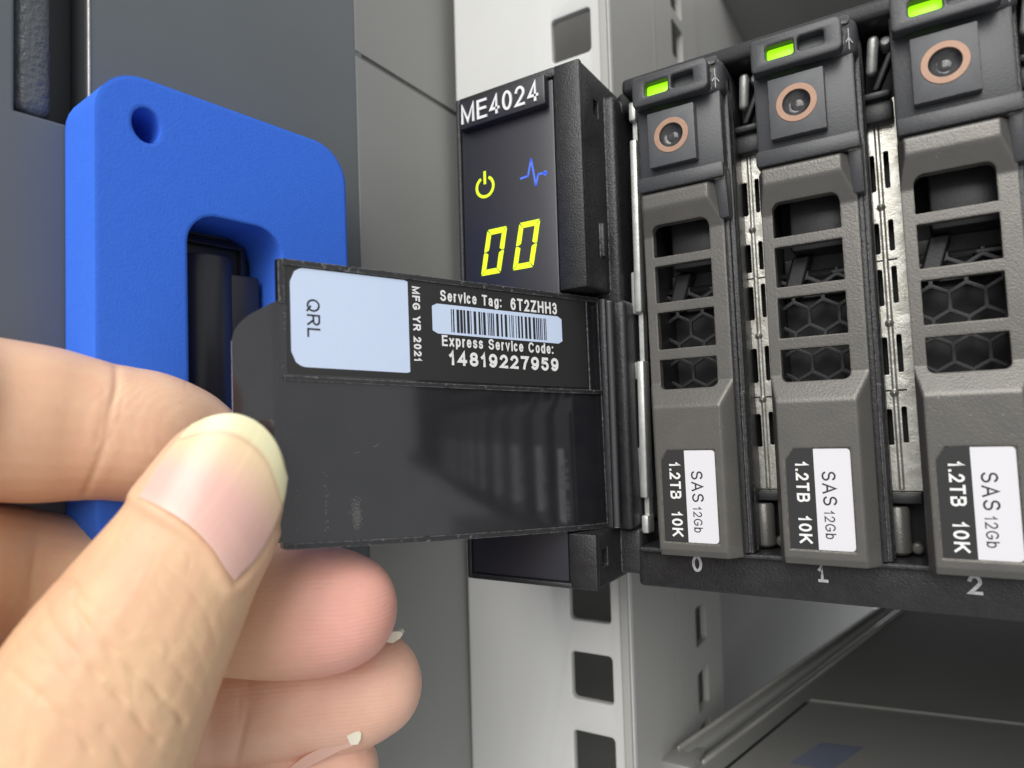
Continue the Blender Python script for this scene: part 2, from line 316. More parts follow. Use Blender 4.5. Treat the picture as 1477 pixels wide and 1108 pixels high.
# ================================================================== storage enclosure
PITCHX = 18.3
NDRV = 10
enc = thing('storage_enclosure', 'black rack storage array with lit 00 display ear and pulled-out information flap', 'disk array', (0, 0, -65))
obj('chassis_shell', box(-8.5, 425, 13, 480, -64.0, 20.8), M['black_matt'], enc, 0)
obj('top_bar', rbox(-11.0, 425, 4.2, 20, 18.7, 21.4, 0.8, 3), M['black'], enc)
SH = lambda k: (lambda x, y, z: (x+k*(z+20), y, z))
bar = join([rbox(-12.5, 425, 5.0, 16, -64.4, -57.9, 0.7, 3), rbox(-11.5, 425, 3.6, 12, -58.4, -57.7, 0.2, 1)])
obj('slot_bar', bar, M['black_tex'], enc)
for k, ch in enumerate('012'):
    cx = -2.5+PITCHX*k; hw = 0.62 if ch == '1' else 0.80
    obj('slot_number', mp(join([text(ch, cx-hw, cx+hw-(0.35 if ch == '1' else 0), -61.3, -58.75, 0.02)]+([quad(cx-hw, cx+hw+0.1, -61.32, -60.9)] if ch == '1' else [])), lambda u, v, z: (u, 4.955-z, v)), M['bar_print'], enc, 0)
# zinc spring strip beside the ear
V = [mp(rbox(-11.25, -10.0, 6.0, 9.0, a, b, 0.3, 2), SH(0.02)) for (a, b) in ((14.6, 17.9), (-18.6, 11.3), (-50.0, -26.9), (-55.9, -52.9))]
V += [mp(rbox(-11.9, -10.4, 6.3, 9.0, a, b, 0.3, 2), SH(0.02)) for (a, b) in ((-18.8, -11.5), (-30, -27), (-50.0, -41.5))]
V += [mp(box(-11.0, -10.2, 7.2, 9.0, -56, 17), SH(0.02))]
obj('spring_strip', join(V), M['zinc2'], enc)
# parts in the gap to the right of each drive
def gap_parts(k):
    x = PITCHX*k
    loops = [[(x+5.6, -48.5), (x+10.9, -48.5), (x+10.9, 9), (x+5.6, 9)]]
    for (a, b) in ((-4.6, 0.9), (-13.9, -9.3), (-21.6, -16.2), (-31.7, -26.2), (-41.9, -36.7)):
        loops.append(rrect(x+6.2, x+7.55, a, b, 0.25, 2)); loops.append(rrect(x+8.75, x+9.4, a+0.3, b+0.3, 0.2, 2))
    strip = mp(plate(loops, 0.6), XZ(10.2))
    rib = mp(lathe([(0.0, -48.3), (0.42, -48.3), (0.42, 8.5), (0.0, 8.5)], x+8.1, 10.15, 10, 'z'), lambda a, b, c: (a, b, c))
    dim = [lathe([(0.0, 9.3), (0.35, 9.5), (0.6, 9.9)], x+8.0, zz, 12) for zz in (-7, -24.2, -34.4)]
    seam = [box(x+6.3, x+9.6, 9.86, 9.9, zz-0.12, zz+0.12) for zz in (-14.9, -34.0)]
    obj('perforated_strip', join([strip, rib]+dim), M['zinc'], enc)
    obj('strip_seam', join(seam), M['black_matt'], enc, 0)
    roller = lathe([(0.0, -57.4), (1.2, -57.4), (1.6, -57.0), (1.6, -51.0), (1.35, -50.6), (0.0, -50.6)], x+7.3, 9.2, 20, 'z')
    obj('guide_roller', roller, M['lever'], enc)
    obj('roller_screw', lathe([(0.0, 9.3), (0.6, 9.35), (0.85, 9.6), (0.85, 11)], x+9.5, -56.6, 14), M['lever'], enc)
    obj('strip_clip', join([rbox(x+5.9, x+10.6, 8.3, 11, -50.2, -48.6, 0.3, 2)]), M['black'], enc)
    pin = mp(rbox(-0.75, 0.75, -0.8, 0.8, -2.6, 2.6, 0.6, 3), lambda a, b, c: (x+8.3+a+0.12*c, 8.5+b-0.25*c, 15.1+c))
    obj('locating_pin', pin, M['zinc2'], enc)
    obj('gap_screw', lathe([(0.0, 8.3), (0.6, 8.4), (0.85, 8.8), (0.85, 11)], x+10.1, 17.0, 14), M['zinc2'], enc)
    hook = join([mp(rbox(-0.5, 0.5, -1, 1, -2.6, 2.6, 0.4, 2), lambda a, b, c: (x+9.6+a+0.45*c, 7.7+b, 11.9+c)), rbox(x+6.7, x+10.4, 6.8, 10, 8.1, 9.3, 0.5, 2), rbox(x+6.6, x+10.5, 7.8, 11, 5.0, 8.2, 0.5, 2)])
    obj('retaining_hook', hook, M['black'], enc)
for k in range(NDRV): gap_parts(k)

# ------------------------------------------------------------------ the ear with its display
ES = SH(0.012)
up_block = cut(mp(rbox(-39.7, -14.9, -4.2, 22.5, -15.2, 22.3, 0.6, 3), ES), [box(-16.2, -10, 0.0, 2.2, 14.6, 17.6)])
side_nub = mp(rbox(-15.4, -14.1, 0.8, 2.2, -9.4, -3.6, 0.4, 2), ES)
foot = mp(rbox(-39.7, -14.9, -4.2, 22.0, -63.3, -54.6, 0.6, 3), ES)
foot_cut = cut(foot, [box(-16.6, -10, -2.9, -0.6, -60.0, -57.2)])
flank = join([mp(rbox(-18, -12.9, 4.5, 22, -17.4, 19.5, 0.9, 3), ES), mp(rbox(-18, -11.2, 5.0, 22, -62.6, -54.9, 0.9, 3), ES)])
mid = mp(rbox(-39.7, -21.0, -4.2, 20, -54.9, -14.9, 0.3, 1), ES)
midr = join([mp(rbox(-14.9, -11.6, 2.4, 20, -54.9, -16.6, 0.9, 3), ES), mp(rbox(-21.0, -14.5, 5.5, 19.8, -54.8, -15.0, 0.3, 1), ES)])
knob = rbox(-13.5, -8.2, 7.5, 16, 17.2, 21.2, 1.3, 3)
ear = obj('ear_housing', join([up_block, side_nub, foot_cut, flank, mid, midr, knob]), M['black_tex'], enc, label='black textured plastic ear that carries the display')
rim = join([mp(rbox(-39.75, -38.9, -5.0, -3.8, -63.35, 22.3, 0.3, 2), ES), mp(rbox(-39.0, -19.5, -5.0, -3.8, 20.7, 22.32, 0.3, 2), ES),
            mp(rbox(-19.7, -14.88, -5.0, -3.8, -15.2, 22.34, 0.35, 2), ES), mp(rbox(-39.0, -19.5, -5.0, -3.8, -63.36, -62.5, 0.25, 2), ES), mp(rbox(-19.7, -14.88, -5.0, -3.8, -63.34, -54.58, 0.35, 2), ES)])
obj('ear_frame', rim, M['black_tex'], ear)
pan = mp(rbox(-38.75, -19.95, -4.65, -3.9, -62.35, 20.5, 0.25, 2), ES)
panel = obj('display_panel', pan, M['black_smooth'], enc, label='smooth black display panel with lit yellow-green digits')
bd = rbox(-38.3, -20.7, -6.2, -4.3, 15.9, 20.9, 0.3, 2)
badge = obj('model_badge', mp(bd, ES), M['black_smooth'], enc, label='raised black badge with white raised ME4024 lettering')
lt = text('ME4024', -37.5, -21.8, 16.7, 20.1, 0.008)
def raise_text(t, h):
    V, F = t; bm = bmesh.new(); vs = [bm.verts.new(v) for v in V]
    for f in F:
        try: bm.faces.new([vs[i] for i in f])
        except ValueError: pass
    r = bmesh.ops.extrude_face_region(bm, geom=list(bm.faces)); 
    for g in r['geom']:
        if isinstance(g, bmesh.types.BMVert): g.co.z += h
    return from_bm(bm)
obj('badge_lettering', mp(raise_text(lt, 0.25), lambda u, v, z: ES(u, -6.2-z, v)), M['white_print'], badge, 0)
# seven-segment digits
def seg_digit(x0, zt, zb, wd, sk):
    t = 0.95; h = zt-zb; out = []
    def P(a, b): return (x0+a+sk*(b/h), zb+b)
    g = 0.10; m_ = h/2
    L = [[(0.02, m_+g), (t*0.5, m_+g), (t, m_+g+t*0.3), (t, h-t-g), (g*0.5, h-t*0.2)],
         [(0.02, m_-g), (t*0.5, m_-g), (t, m_-g-t*0.3), (t, t+g), (g*0.5, t*0.2)]]
    for pl in L:
        out.append([P(a, b) for a, b in pl]); out.append([P(wd-a, b) for a, b in pl])
    out.append([P(a, b) for a, b in ((g*1.5, h), (wd-g*1.5, h), (wd-t-g*0.2, h-t), (t+g*0.2, h-t))])
    out.append([P(a, b) for a, b in ((g*1.5, 0), (wd-g*1.5, 0), (wd-t-g*0.2, t), (t+g*0.2, t))])
    return out
for x0 in (-35.4, -28.85):
    for pl in seg_digit(x0, -2.6, -10.5, 4.15, 1.65):
        obj('digit_segment', mp(poly(pl), lambda u, v, z: ES(u, -4.69, v)), M['digit'], panel, 0)
# power icon: broken ring and stroke
def arc(cx, cz, r0, r1, a0, a1, n=28):
    V, F = [], []
    for i in range(n+1):
        a = math.radians(a0+(a1-a0)*i/n); V += [(cx+r0*math.cos(a), cz+r0*math.sin(a), 0), (cx+r1*math.cos(a), cz+r1*math.sin(a), 0)]
    for i in range(n): F.append((2*i, 2*i+1, 2*i+3, 2*i+2))
    return np.array(V), F
ic = join([arc(-34.0, 5.2, 1.5, 2.0, 118, 422), quad(-34.25, -33.75, 5.7, 8.0)])
obj('power_icon', mp(ic, lambda u, v, z: ES(u, -4.69, v)), M['power'], panel, 0)
def stroke(pts, wd):
    parts = []
    for a, b in zip(pts[:-1], pts[1:]):
        a, b = np.array(a), np.array(b); d = (b-a)/np.linalg.norm(b-a); n = np.array([-d[1], d[0]])*wd/2
        a2, b2 = a-d*wd*0.3, b+d*wd*0.3
        parts.append(poly([a2+n, a2-n, b2-n, b2+n]))
    return join(parts)
hb = join([stroke([(-26.7, 5.0), (-25.2, 5.15), (-24.5, 7.9), (-23.75, 3.2), (-23.2, 5.0), (-21.7, 4.9)], 0.36), arc(-21.9, 4.9, 0, 0.42, 0, 360, 14)])
obj('pulse_icon', mp(hb, lambda u, v, z: ES(u, -4.69+0.002*0, v)), M['ecg'], panel, 0)

# ------------------------------------------------------------------ the swung-out information flap
FP = np.array([(-16.5, 3.0), (-20.1, -5.7), (-23.9, -14.7), (-28.4, -25.7), (-33.1, -37.0), (-37.4, -46.9)])
def catmull(p, n=60):
    p = np.asarray(p, float); p = np.vstack([2*p[0]-p[1], p, 2*p[-1]-p[-2]]); o = []
    for i in range(1, len(p)-2):
        a, b, c, d = p[i-1], p[i], p[i+1], p[i+2]
        for t in np.linspace(0, 1, n, endpoint=False):
            o.append(0.5*(2*b+(-a+c)*t+(2*a-5*b+4*c-d)*t*t+(-a+3*b-3*c+d)*t**3))
    o.append(p[-2]); return np.array(o)
FD = catmull(FP); FS = np.concatenate([[0], np.cumsum(np.hypot(*np.diff(FD, axis=0).T))]); FL = FS[-1]
def FM(s, v, n=0.0):
    """flap coordinates: s along its length from the hinge, v down from its top edge, n towards the viewer"""
    e = 0.4
    def pt(a):
        if a > FL:
            d = (FD[-1]-FD[-8]); d /= np.linalg.norm(d); return FD[-1]+d*(a-FL)
        return np.array([np.interp(a, FS, FD[:, 0]), np.interp(a, FS, FD[:, 1])])
    p = pt(s); t = pt(s+e)-pt(s-e if s > e else 0.0); t /= np.linalg.norm(t)
    nn = np.array([-t[1], t[0]])
    if nn@(CAM[:2]-p) < 0: nn = -nn
    p = p+nn*n
    k = min(s/FL, 1.0); return (p[0], p[1], -15.9+1.0*k-v*(38.6-2.8*max(k, 0)**1.3)/36.2)
def slab(s0, s1, v0, v1, n0, n1, ns=None):
    ns = ns or max(2, int(abs(s1-s0)/1.2)+1); V, F = [], []
    for i in range(ns+1):
        s = s0+(s1-s0)*i/ns
        V += [FM(s, v0, n0), FM(s, v0, n1), FM(s, v1, n1), FM(s, v1, n0)]
    for i in range(ns):
        for j in range(4): F.append((4*i+j, 4*i+(j+1) % 4, 4*i+4+(j+1) % 4, 4*i+4+j))
    F += [(0, 1, 2, 3), (4*ns, 4*ns+3, 4*ns+2, 4*ns+1)]
    return np.array(V), F
def on_flap(vf, n):          # flat (u = s reversed so text reads left to right, v up) -> flap
    bm = bmesh.new(); vs = [bm.verts.new(p) for p in vf[0]]
    for f in vf[1]:
        try: bm.faces.new([vs[i] for i in f])
        except ValueError: pass
    return mp(from_bm(bm), lambda u, v, z: FM(-u, -v, n+z))
FLAP = slab(0.0, FL-0.01, 0.0, 36.2, -1.15, 0.0, 46)
flap = obj('information_flap', FLAP, M['flap'], enc, label='glossy black information flap swung out and held by finger and thumb')
# bent grip tab
tt = FD[-1]-FD[-8]; tt /= np.linalg.norm(tt)
TD = np.array([-0.93, -0.37]); TD /= np.linalg.norm(TD); TN = np.array([-TD[1], TD[0]]); TN = TN if TN@(CAM[:2]-FD[-1]) > 0 else -TN
def TM(a, v, n):
    k = min(1, max(0, a/2.0)); d = tt*(1-0.5*k)+TD*0.5*k if a < 2 else TD
    p = FD[-1]+(tt*min(a, 0.8)+TD*max(a-0.8, 0))+TN*n
    return (p[0], p[1], -14.9-v)
TLEN = 6.2
def tab_top(a): return 5.3+0.42*a if a < 3.4 else 6.73+0.42*(a-3.4)+1.9*(1-math.sqrt(max(0, 1-((a-3.4)/(TLEN-3.4))**2)))
V, F = [], []; na = 24
for i in range(na+1):
    a = TLEN*i/na; v0 = tab_top(a); v1 = 35.0-0.4*a
    V += [TM(a, v0, -1.1), TM(a, v0, 0), TM(a, v1, 0), TM(a, v1, -1.1)]
for i in range(na):
    for j in range(4): F.append((4*i+j, 4*i+(j+1) % 4, 4*i+4+(j+1) % 4, 4*i+4+j))
F += [(0, 1, 2, 3), (4*na, 4*na+3, 4*na+2, 4*na+1)]
obj('grip_tab', (np.array(V), F), M['flap'], flap)
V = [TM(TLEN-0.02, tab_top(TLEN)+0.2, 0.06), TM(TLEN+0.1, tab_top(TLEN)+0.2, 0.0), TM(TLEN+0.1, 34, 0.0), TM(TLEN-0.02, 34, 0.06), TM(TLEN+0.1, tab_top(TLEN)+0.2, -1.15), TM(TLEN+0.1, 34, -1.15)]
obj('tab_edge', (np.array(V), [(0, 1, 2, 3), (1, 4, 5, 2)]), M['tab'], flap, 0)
rims = [slab(0.3, FL-0.6, -0.05, 0.7, -0.2, 0.28, 46), slab(0.4, FL-0.5, 14.75, 15.35, -0.2, 0.34, 46), slab(0.0, FL-0.3, 35.55, 36.3, -1.2, 0.22, 46),
        slab(-0.02, 0.45, 0.0, 36.2, -0.3, 0.16, 2), slab(FL-0.75, FL-0.02, 0.0, 5.6, -0.3, 0.3, 2), slab(2.7, 2.95, 0.7, 14.8, -0.2, 0.10, 2)]
obj('flap_rim', join(rims), M['flap_rim'], flap)
obj('label_field', slab(3.3, FL-1.0, 0.7, 14.4, 0.0, 0.06, 44), M['black_label'], flap)
# label as a curved grid so that it follows the flap
def curved(u0, u1, v0, v1, r, n):
    cols = np.linspace(u0, u1, 30); V, F = [], []
    for c in cols:
        def inset(rr, d): return 0 if d >= rr or rr <= 0 else rr-math.sqrt(max(0, rr*rr-(rr-d)**2))
        dl, dr = c-u0, u1-c
        b = max(inset(r[0], dl), inset(r[1], dr)); t = max(inset(r[3], dl), inset(r[2], dr))
        V += [FM(-c, -(v0+b), n), FM(-c, -(v1-t), n)]
    for i in range(len(cols)-1): F.append((2*i, 2*i+2, 2*i+3, 2*i+1))
    return np.array(V), F
obj('white_label', curved(-52.6, -36.25, -13.55, -0.85, (1.9, 0.15, 0.15, 1.9), 0.09), M['blue_white_label'], flap, label='bluish white label with rounded left corners reading QRL')
obj('barcode_label', curved(-32.5, -8.5, -7.8, -3.6, (0.4, 0.4, 0.4, 0.4), 0.09), M['blue_white_label'], flap)
rng = random.Random(3); bars = []; u = -29.4
while u < -11.6:
    wd = rng.choice((0.14, 0.14, 0.22, 0.33, 0.45)); bars.append(quad(u, min(u+wd, -11.4), -7.45, -4.15)); u += wd+rng.choice((0.14, 0.18, 0.28, 0.4))
obj('barcode', on_flap(join(bars), 0.115), M['black_print'], flap, 0, kind='stuff')
def flap_text(name, s, u0, u1, v0, v1, bold, m=M['white_print'], n=0.115):
    obj(name, on_flap(text(s, u0, u1, v0, v1, bold), n), m, flap, 0)
flap_text('lettering', 'Service Tag:', -31.1, -20.4, -3.15, -1.6, 0.022)
flap_text('lettering', '6T2ZHH3', -18.6, -9.4, -3.35, -1.55, 0.022)
flap_text('lettering', 'Express Service Code:', -31.05, -10.6, -9.5, -7.95, 0.022)
flap_text('lettering', '14819227959', -29.95, -9.6, -12.1, -10.1, 0.036)
def rot_text(s, u0, u1, v0, v1, bold):      # text turned clockwise: starts at the top, letter tops to the right
    t = text(s, 0, v1-v0, 0, u1-u0, bold); return mp(t, lambda a, b, z: (u0+b, v1-a, z))
obj('lettering', on_flap(rot_text('MFG YR 2021', -35.6, -34.4, -11.9, -1.55, 0.03), 0.115), M['white_print'], flap, 0)
obj('lettering', on_flap(rot_text('QRL', -50.55, -48.85, -9.65, -4.75, 0.010), 0.115), M['black_print'], flap, 0)
# scuffs
sc = []
for k in range(260):
    a = rng.gauss(0, 0.34); b = rng.gauss(0, 0.95); s_ = 44.6+a; v_ = 32.4+b; r_ = rng.uniform(0.02, 0.06)
    sc.append(quad(-s_-r_, -s_+r_, -v_-r_*1.5, -v_+r_*1.5))
for (s_, v0, v1, n_) in ((48.6, 26.5, 34.5, 26), (53.3, 3, 14, 22), (52.2, 29, 34, 14)):
    for k in range(n_):
        a = s_+rng.gauss(0, 0.16); v_ = rng.uniform(v0, v1); r_ = rng.uniform(0.02, 0.06); sc.append(quad(-a-r_, -a+r_, -v_-r_*2, -v_+r_*2))
for k in range(50):
    a, v_, r_ = rng.uniform(3, 50), rng.uniform(16, 35), rng.uniform(0.015, 0.035); sc.append(quad(-a-r_, -a+r_, -v_-r_, -v_+r_))
sc.append(stroke([(-42.0, -23.6), (-41.5, -23.35), (-41.2, -23.2)], 0.07)); sc.append(stroke([(-44.6, -24.4), (-43.9, -24.2)], 0.05))
obj('scuff_marks', on_flap(join(sc), 0.008), M['scuff'], flap, 0, kind='stuff')
hinge = lathe([(0.0, -53.9), (0.62, -53.9), (0.62, -17.4), (0.0, -17.4)], 0, 0, 14, 'z')
obj('hinge_pin', mp(hinge, lambda a, b, c: ES(a*0.8-12.9, b*0.8-1.0, c)), M['bezel'], enc)
obj('hinge_block', join([mp(rbox(-14.3, -13.3, -1.8, 2.6, -53.9, -16.9, 0.3, 2), ES)]), M['black_tex'], enc)

# ================================================================== drive carriers
def make_drive():
    t = thing('drive_carrier', 'grey hot-swap drive carrier in slot 0, directly right of the ear', 'drive carrier', (0, 0, -58), 'drive carriers in the array')
    body = join([rbox(-7.45, -6.35, 3.4, 28, -57.6, 17.5, 0.2, 1), rbox(5.55, 6.75, 3.9, 28, -57.6, 17.0, 0.35, 2), rbox(5.2, 6.1, 2.9, 28, -57.5, 0.5, 0.25, 2), rbox(6.2, 6.9, 5.6, 28, -57.6, 17.0, 0.2, 1),
                 box(-7.3, 6.6, 15, 28, -57.5, 17), rbox(-7.4, 6.7, 3.5, 12, -57.6, -33.2, 0.2, 1), box(-7.2, 6.6, 4.5, 11.1, -3.0, 17)])
    obj('carrier_body', body, M['black_tex'], t)
    # plate behind the button and shelf under it
    pl = join([rbox(-7.4, 6.1, 1.6, 6, 0.4, 14.5, 0.35, 2), mp(rbox(-7.35, 6.35, -0.35, 6, -0.55, 1.75, 0.35, 2), lambda x, y, z: (x, y, z)),
               mp(rbox(4.6, 6.45, 0.6, 6, -6.5, 1.3, 0.5, 2), lambda x, y, z: (x+0.0*z, y-0.15*(z), z))])
    obj('latch_housing', pl, M['bezel'], t)
    lo = rrect(-7.15, 5.0, 13.25, 18.1, (0.5, 0.9, 0.9, 0.5), 4)
    wins = [rrect(-5.05, -1.25, 14.6, 16.75, 0.4, 3), rrect(-0.7, 2.75, 14.75, 16.8, 0.4, 3)]
    top = mp(plate([lo]+wins, 2.2, 0.25, 2), XZ(0.1))
    rest = join([rbox(-7.15, -5.6, 0.6, 8, 13.4, 18.6, 0.3, 2), mp(rbox(2.9, 6.75, 0.5, 9, 13.3, 18.4, 0.9, 3), lambda x, y, z: (x, y+0.55*max(0, x-4.6), z)),
                 box(-7.0, 5.0, 1.9, 9, 13.5, 18.3), mp(rbox(-7.1, 6.0, 0.3, 9, 17.2, 19.4, 0.6, 2), lambda x, y, z: (x, y+0.8*max(0, z-17.5), z))])
    obj('status_bezel', join([top, rest]), M['bezel'], t)
    obj('status_led', mp(rbox(-5.3, -1.05, 0.45, 1.7, 14.35, 16.85, 0.3, 2), lambda x, y, z: (x, y, z)), M['led'], t, label='lit green status light')
    obj('fault_led', rbox(-0.85, 2.95, 0.9, 1.85, 14.5, 17.0, 0.1, 1), M['led_off'], t, label='unlit grey status light')
    # small pointer mark on the bezel side
    mk = join([quad(-0.10, 0.10, -1.5, 1.5), stroke([(-0.55, -0.55), (0.0, 0.2), (0.75, -0.35)], 0.18)])
    mk = mp(mk, lambda u, v, z: (5.75+0.55*u, 0.5+0.85*u, 15.0+v)); obj('bezel_mark', mk, M['bar_print'], t, 0)
    # button
    bt = rbox(-5.2, 2.33, 0.0, 3.0, 3.2, 12.1, 0.18, 2)
    bt = cut(bt, [lathe([(0.0, -1), (2.1, -1), (2.1, 1.5), (0.0, 1.5)], -1.43, 7.78, 40)])
    b_ = obj('release_button', bt, M['dusty'], t)
    obj('copper_ring', lathe([(1.9, 0.3), (1.9, -0.06), (1.94, -0.10), (2.72, -0.10), (2.78, -0.04), (2.78, 0.2)], -1.43, 7.78, 48), M['copper'], b_)
    obj('button_cup', lathe([(0.0, 0.75), (0.5, 0.72), (0.9, 0.9), (1.5, 0.72), (1.85, 0.3), (1.95, 0.02)], -1.43, 7.78, 40), M['lens'], b_)
    # latch lever : height field with vents and a label recess cut through it
    xs = np.concatenate([np.linspace(-7.5, -6.3, 8), np.linspace(-6.1, 3.3, 22), np.linspace(3.45, 5.4, 11)])
    zs = np.concatenate([np.linspace(-0.7, -8.2, 40), np.linspace(-8.8, -30.4, 26), np.linspace(-30.8, -36.5, 30), np.linspace(-37.0, -58.0, 22)])
    def r_(z):
        a = np.clip((z+7.3)/4.2, 0, 1); b = np.clip((-31.2-z)/4.0, 0, 1); return np.maximum(a, b)
    X, Z = np.meshgrid(xs, zs)
    m_ = smin(smin(r_(Z), np.clip((5.5-X)/1.85, 0, 1.0), 0.12), np.clip((X+7.62)/1.0, 0, 1.0), 0.12)
    Y = 2.25-2.45*m_+np.where(Z > -1.3, 0.9*((Z+1.3)/0.6)**2*0.6, 0)+np.where(Z < -57.4, 0.6*((Z+57.4)/0.6)**2, 0)
    nx, nz = len(xs), len(zs); front = np.stack([X, Y, Z], -1).reshape(-1, 3)
    Yb = np.maximum(Y+1.5, 3.0); back = np.stack([X, Yb, Z], -1).reshape(-1, 3); V = np.vstack([front, back]); F = []; o2 = nx*nz
    for i in range(nz-1):
        for j in range(nx-1):
            a = i*nx+j; F.append((a, a+nx, a+nx+1, a+1)); F.append((o2+a, o2+a+1, o2+a+nx+1, o2+a+nx))
    for i in range(nz-1):
        for j in (0, nx-1):
            a = i*nx+j; F.append((a, a+nx, o2+a+nx, o2+a))
    for j in range(nx-1):
        for i in (0, nz-1):
            a = i*nx+j; F.append((a, a+1, o2+a+1, o2+a))
    bm = bmesh.new(); vs = [bm.verts.new(p) for p in V]
    for f in F: bm.faces.new([vs[i] for i in f])
    bmesh.ops.recalc_face_normals(bm, faces=list(bm.faces)); lev = from_bm(bm)
    wz = ((-5.72, -10.78, (0, 0, 1.2, 1.2)), (-12.2, -18.2, (0,)*4), (-19.75, -25.75, (0,)*4), (-27.4, -32.2, (0.9, 0.9, 0, 0)))
    cs = [mp(plate([rrect(-5.97, 3.14, b, a, tuple(max(q, 0.15) for q in rr), 4)], 9), XZ(2.2)) for (a, b, rr) in wz]
    cs.append(mp(plate([[(-5.95, -55.95), (2.7, -55.95), (2.7, -41.65), (-4.7, -41.65), (-5.95, -43.3)]], 0.9), XZ(-0.35)))
    obj('latch_lever', cut(lev, cs), M['lever'], t, 30)
    # insides seen through the vents
    hexes = []
    for i in range(-3, 4):
        for j in range(-6, 4):
            cx, cz = -0.6+i*4.2+(2.1 if j % 2 else 0), -22.0+j*3.64
            if -7.0 < cx < 6.2 and -34 < cz < -13.5: hexes.append([(cx+2.10*math.sin(math.pi/3*q), cz+2.10*math.cos(math.pi/3*q)) for q in range(6)])
    obj('honeycomb_grille', mp(plate([[(-12, -39), (11, -39), (11, -15), (-12, -15)]]+hexes, 0.5), lambda x, y, z: (min(max(x, -7), 6.5), 9.3+z, min(max(y, -36.5), -15))), M['black'], t, 0)
    obj('inner_block', join([rbox(-4.3, 3.9, 6.2, 15, -12.4, -3.2, 0.5, 2), rbox(-6.2, 4.8, 11.4, 12.4, -18.8, -12.4, 0.1, 1), mp(rbox(-5.2, -2.6, 8.6, 12, -18.8, -12.6, 0.3, 1), lambda x, y, z: (x+0.3*(z+15), y, z)), rbox(-0.8, 4.4, 9.0, 12, -18.6, -17.4, 0.2, 1), rbox(0.6, 4.4, 9.0, 12, -16.0, -15.2, 0.2, 1)]), M['black'], t)
    # drive label
    yl = 0.06
    d = obj('drive_label', mp(poly([(-5.8, -55.8), (-2.0, -55.8), (-2.0, -41.8), (-4.65, -41.8), (-5.8, -43.4)]), lambda u, v, z: (u, yl, v)), M['black_label'], t, 0, label='black and white label reading 1.2TB 10K SAS 12Gb')
    obj('white_field', mp(poly(rrect(-2.1, 2.55, -55.8, -41.8, (0.05, 0.6, 0.5, 0.05), 4)), lambda u, v, z: (u, yl-0.01, v)), M['white_label'], d, 0)
    def rt(s, u0, u1, z1, z0, bold, m):
        tx = text(s, 0, z1-z0, 0, u1-u0, bold); obj('lettering', mp(tx, lambda a, b, z: (u0+b, yl-0.025-z, z1-a)), m, d, 0)
    rt('1.2TB', -4.55, -2.85, -43.6, -49.25, 0.022, M['white_print']); rt('10K', -4.55, -2.85, -51.2, -55.0, 0.022, M['white_print'])
    rt('SAS', -1.2, 0.6, -44.95, -49.65, 0.009, M['black_print']); rt('12Gb', -1.15, 0.2, -50.35, -54.25, 0.006, M['black_print'])
    return t
d0 = make_drive()
names = ['', 'grey hot-swap drive carrier in slot 1, middle of the three seen', 'grey hot-swap drive carrier in slot 2, at the right edge of the photo']
for k in range(1, NDRV):
    c = copy_tree(d0); c.location = Vector((PITCHX*k, (0, 0.18, -0.12, 0.1, -0.15)[k % 5], -58))*S; c.rotation_euler = (0, math.radians((0, 0.12, -0.1, 0.15, -0.08)[k % 5]), 0)
    c['label'] = names[k] if k < 3 else 'grey drive carrier past the right edge, mirrored as a stripe in the glossy flap'
    if k >= 3: c['group'] = 'drive carriers seen only as reflections'

# ================================================================== rack post and rack
PS = SH(0.014)
post = thing('rack_post', 'light grey square-hole rack post behind the ear', 'rack post', (-41, 23.5, -170))
holes_z = [-117.15, -104.45, -88.6, -72.7, 28.9, 44.8, 60.6, 73.3, 89.2]
lp = [[(-60.3, -185), (-21.4, -185), (-21.4, 130), (-60.3, 130)]]+[rrect(-34.7, -25.5, z-4.75, z+4.75, 0.9, 4) for z in holes_z]
obj('post_face', mp(mp(plate(lp, 1.8, 0.25, 2), XZ(24.6)), PS), M['post'], post)
lp = [[(23.0, -185), (86, -185), (86, 130), (23.0, 130)]]+[rrect(63.5, 72.5, z-4.75, z+4.75, 0.8, 3) for z in holes_z+[60.6, -104.45+0.01][:0]]
web = mp(mp(plate(lp, 1.6), YZ(-22.4)), lambda x, y, z: (x+(0.9 if y > 51 else 0), y, z))
rib = lathe([(0.0, -185), (1.6, -185), (1.6, 130), (0.0, 130)], -22.6, 51, 14, 'z')
obj('post_web', mp(join([web, rib, box(-30, -21.7, 85.5, 87, -185, 130)]), PS), M['post_in'], post)
obj('post_back', mp(box(-60.3, -26, 74, 76, -185, 130), PS), M['post_in'], post, 0)

side = thing('rack_side_panel', 'light grey rack side panel with a dark horizontal seam, between door and post', 'side panel', (-63, 10, -170))
obj('lower_sheet', box(-66, -61.9, -6.5, 200, -185, 37.4), M['side'], side, 0)
obj('upper_sheet', mp(box(-66, -61.9, -6.5, 200, 38.6, 130), lambda x, y, z: (x-(1.2 if z < 40 else 0)*0, y, z)), M['side'], side, 0)
obj('seam_strip', box(-66, -62.5, -6.5, 200, 37.3, 38.7), M['wall_dark'], side, 0)
inner = thing('rack_inner_panel', 'dark grey inner side panel of the rack behind the post', 'inner panel', (-28, 300, -185))
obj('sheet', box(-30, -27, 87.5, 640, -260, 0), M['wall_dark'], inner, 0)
obj('upper_sheet', box(-30.4, -27.2, 87.5, 640, 0.5, 160), M['casing'], inner, 0)

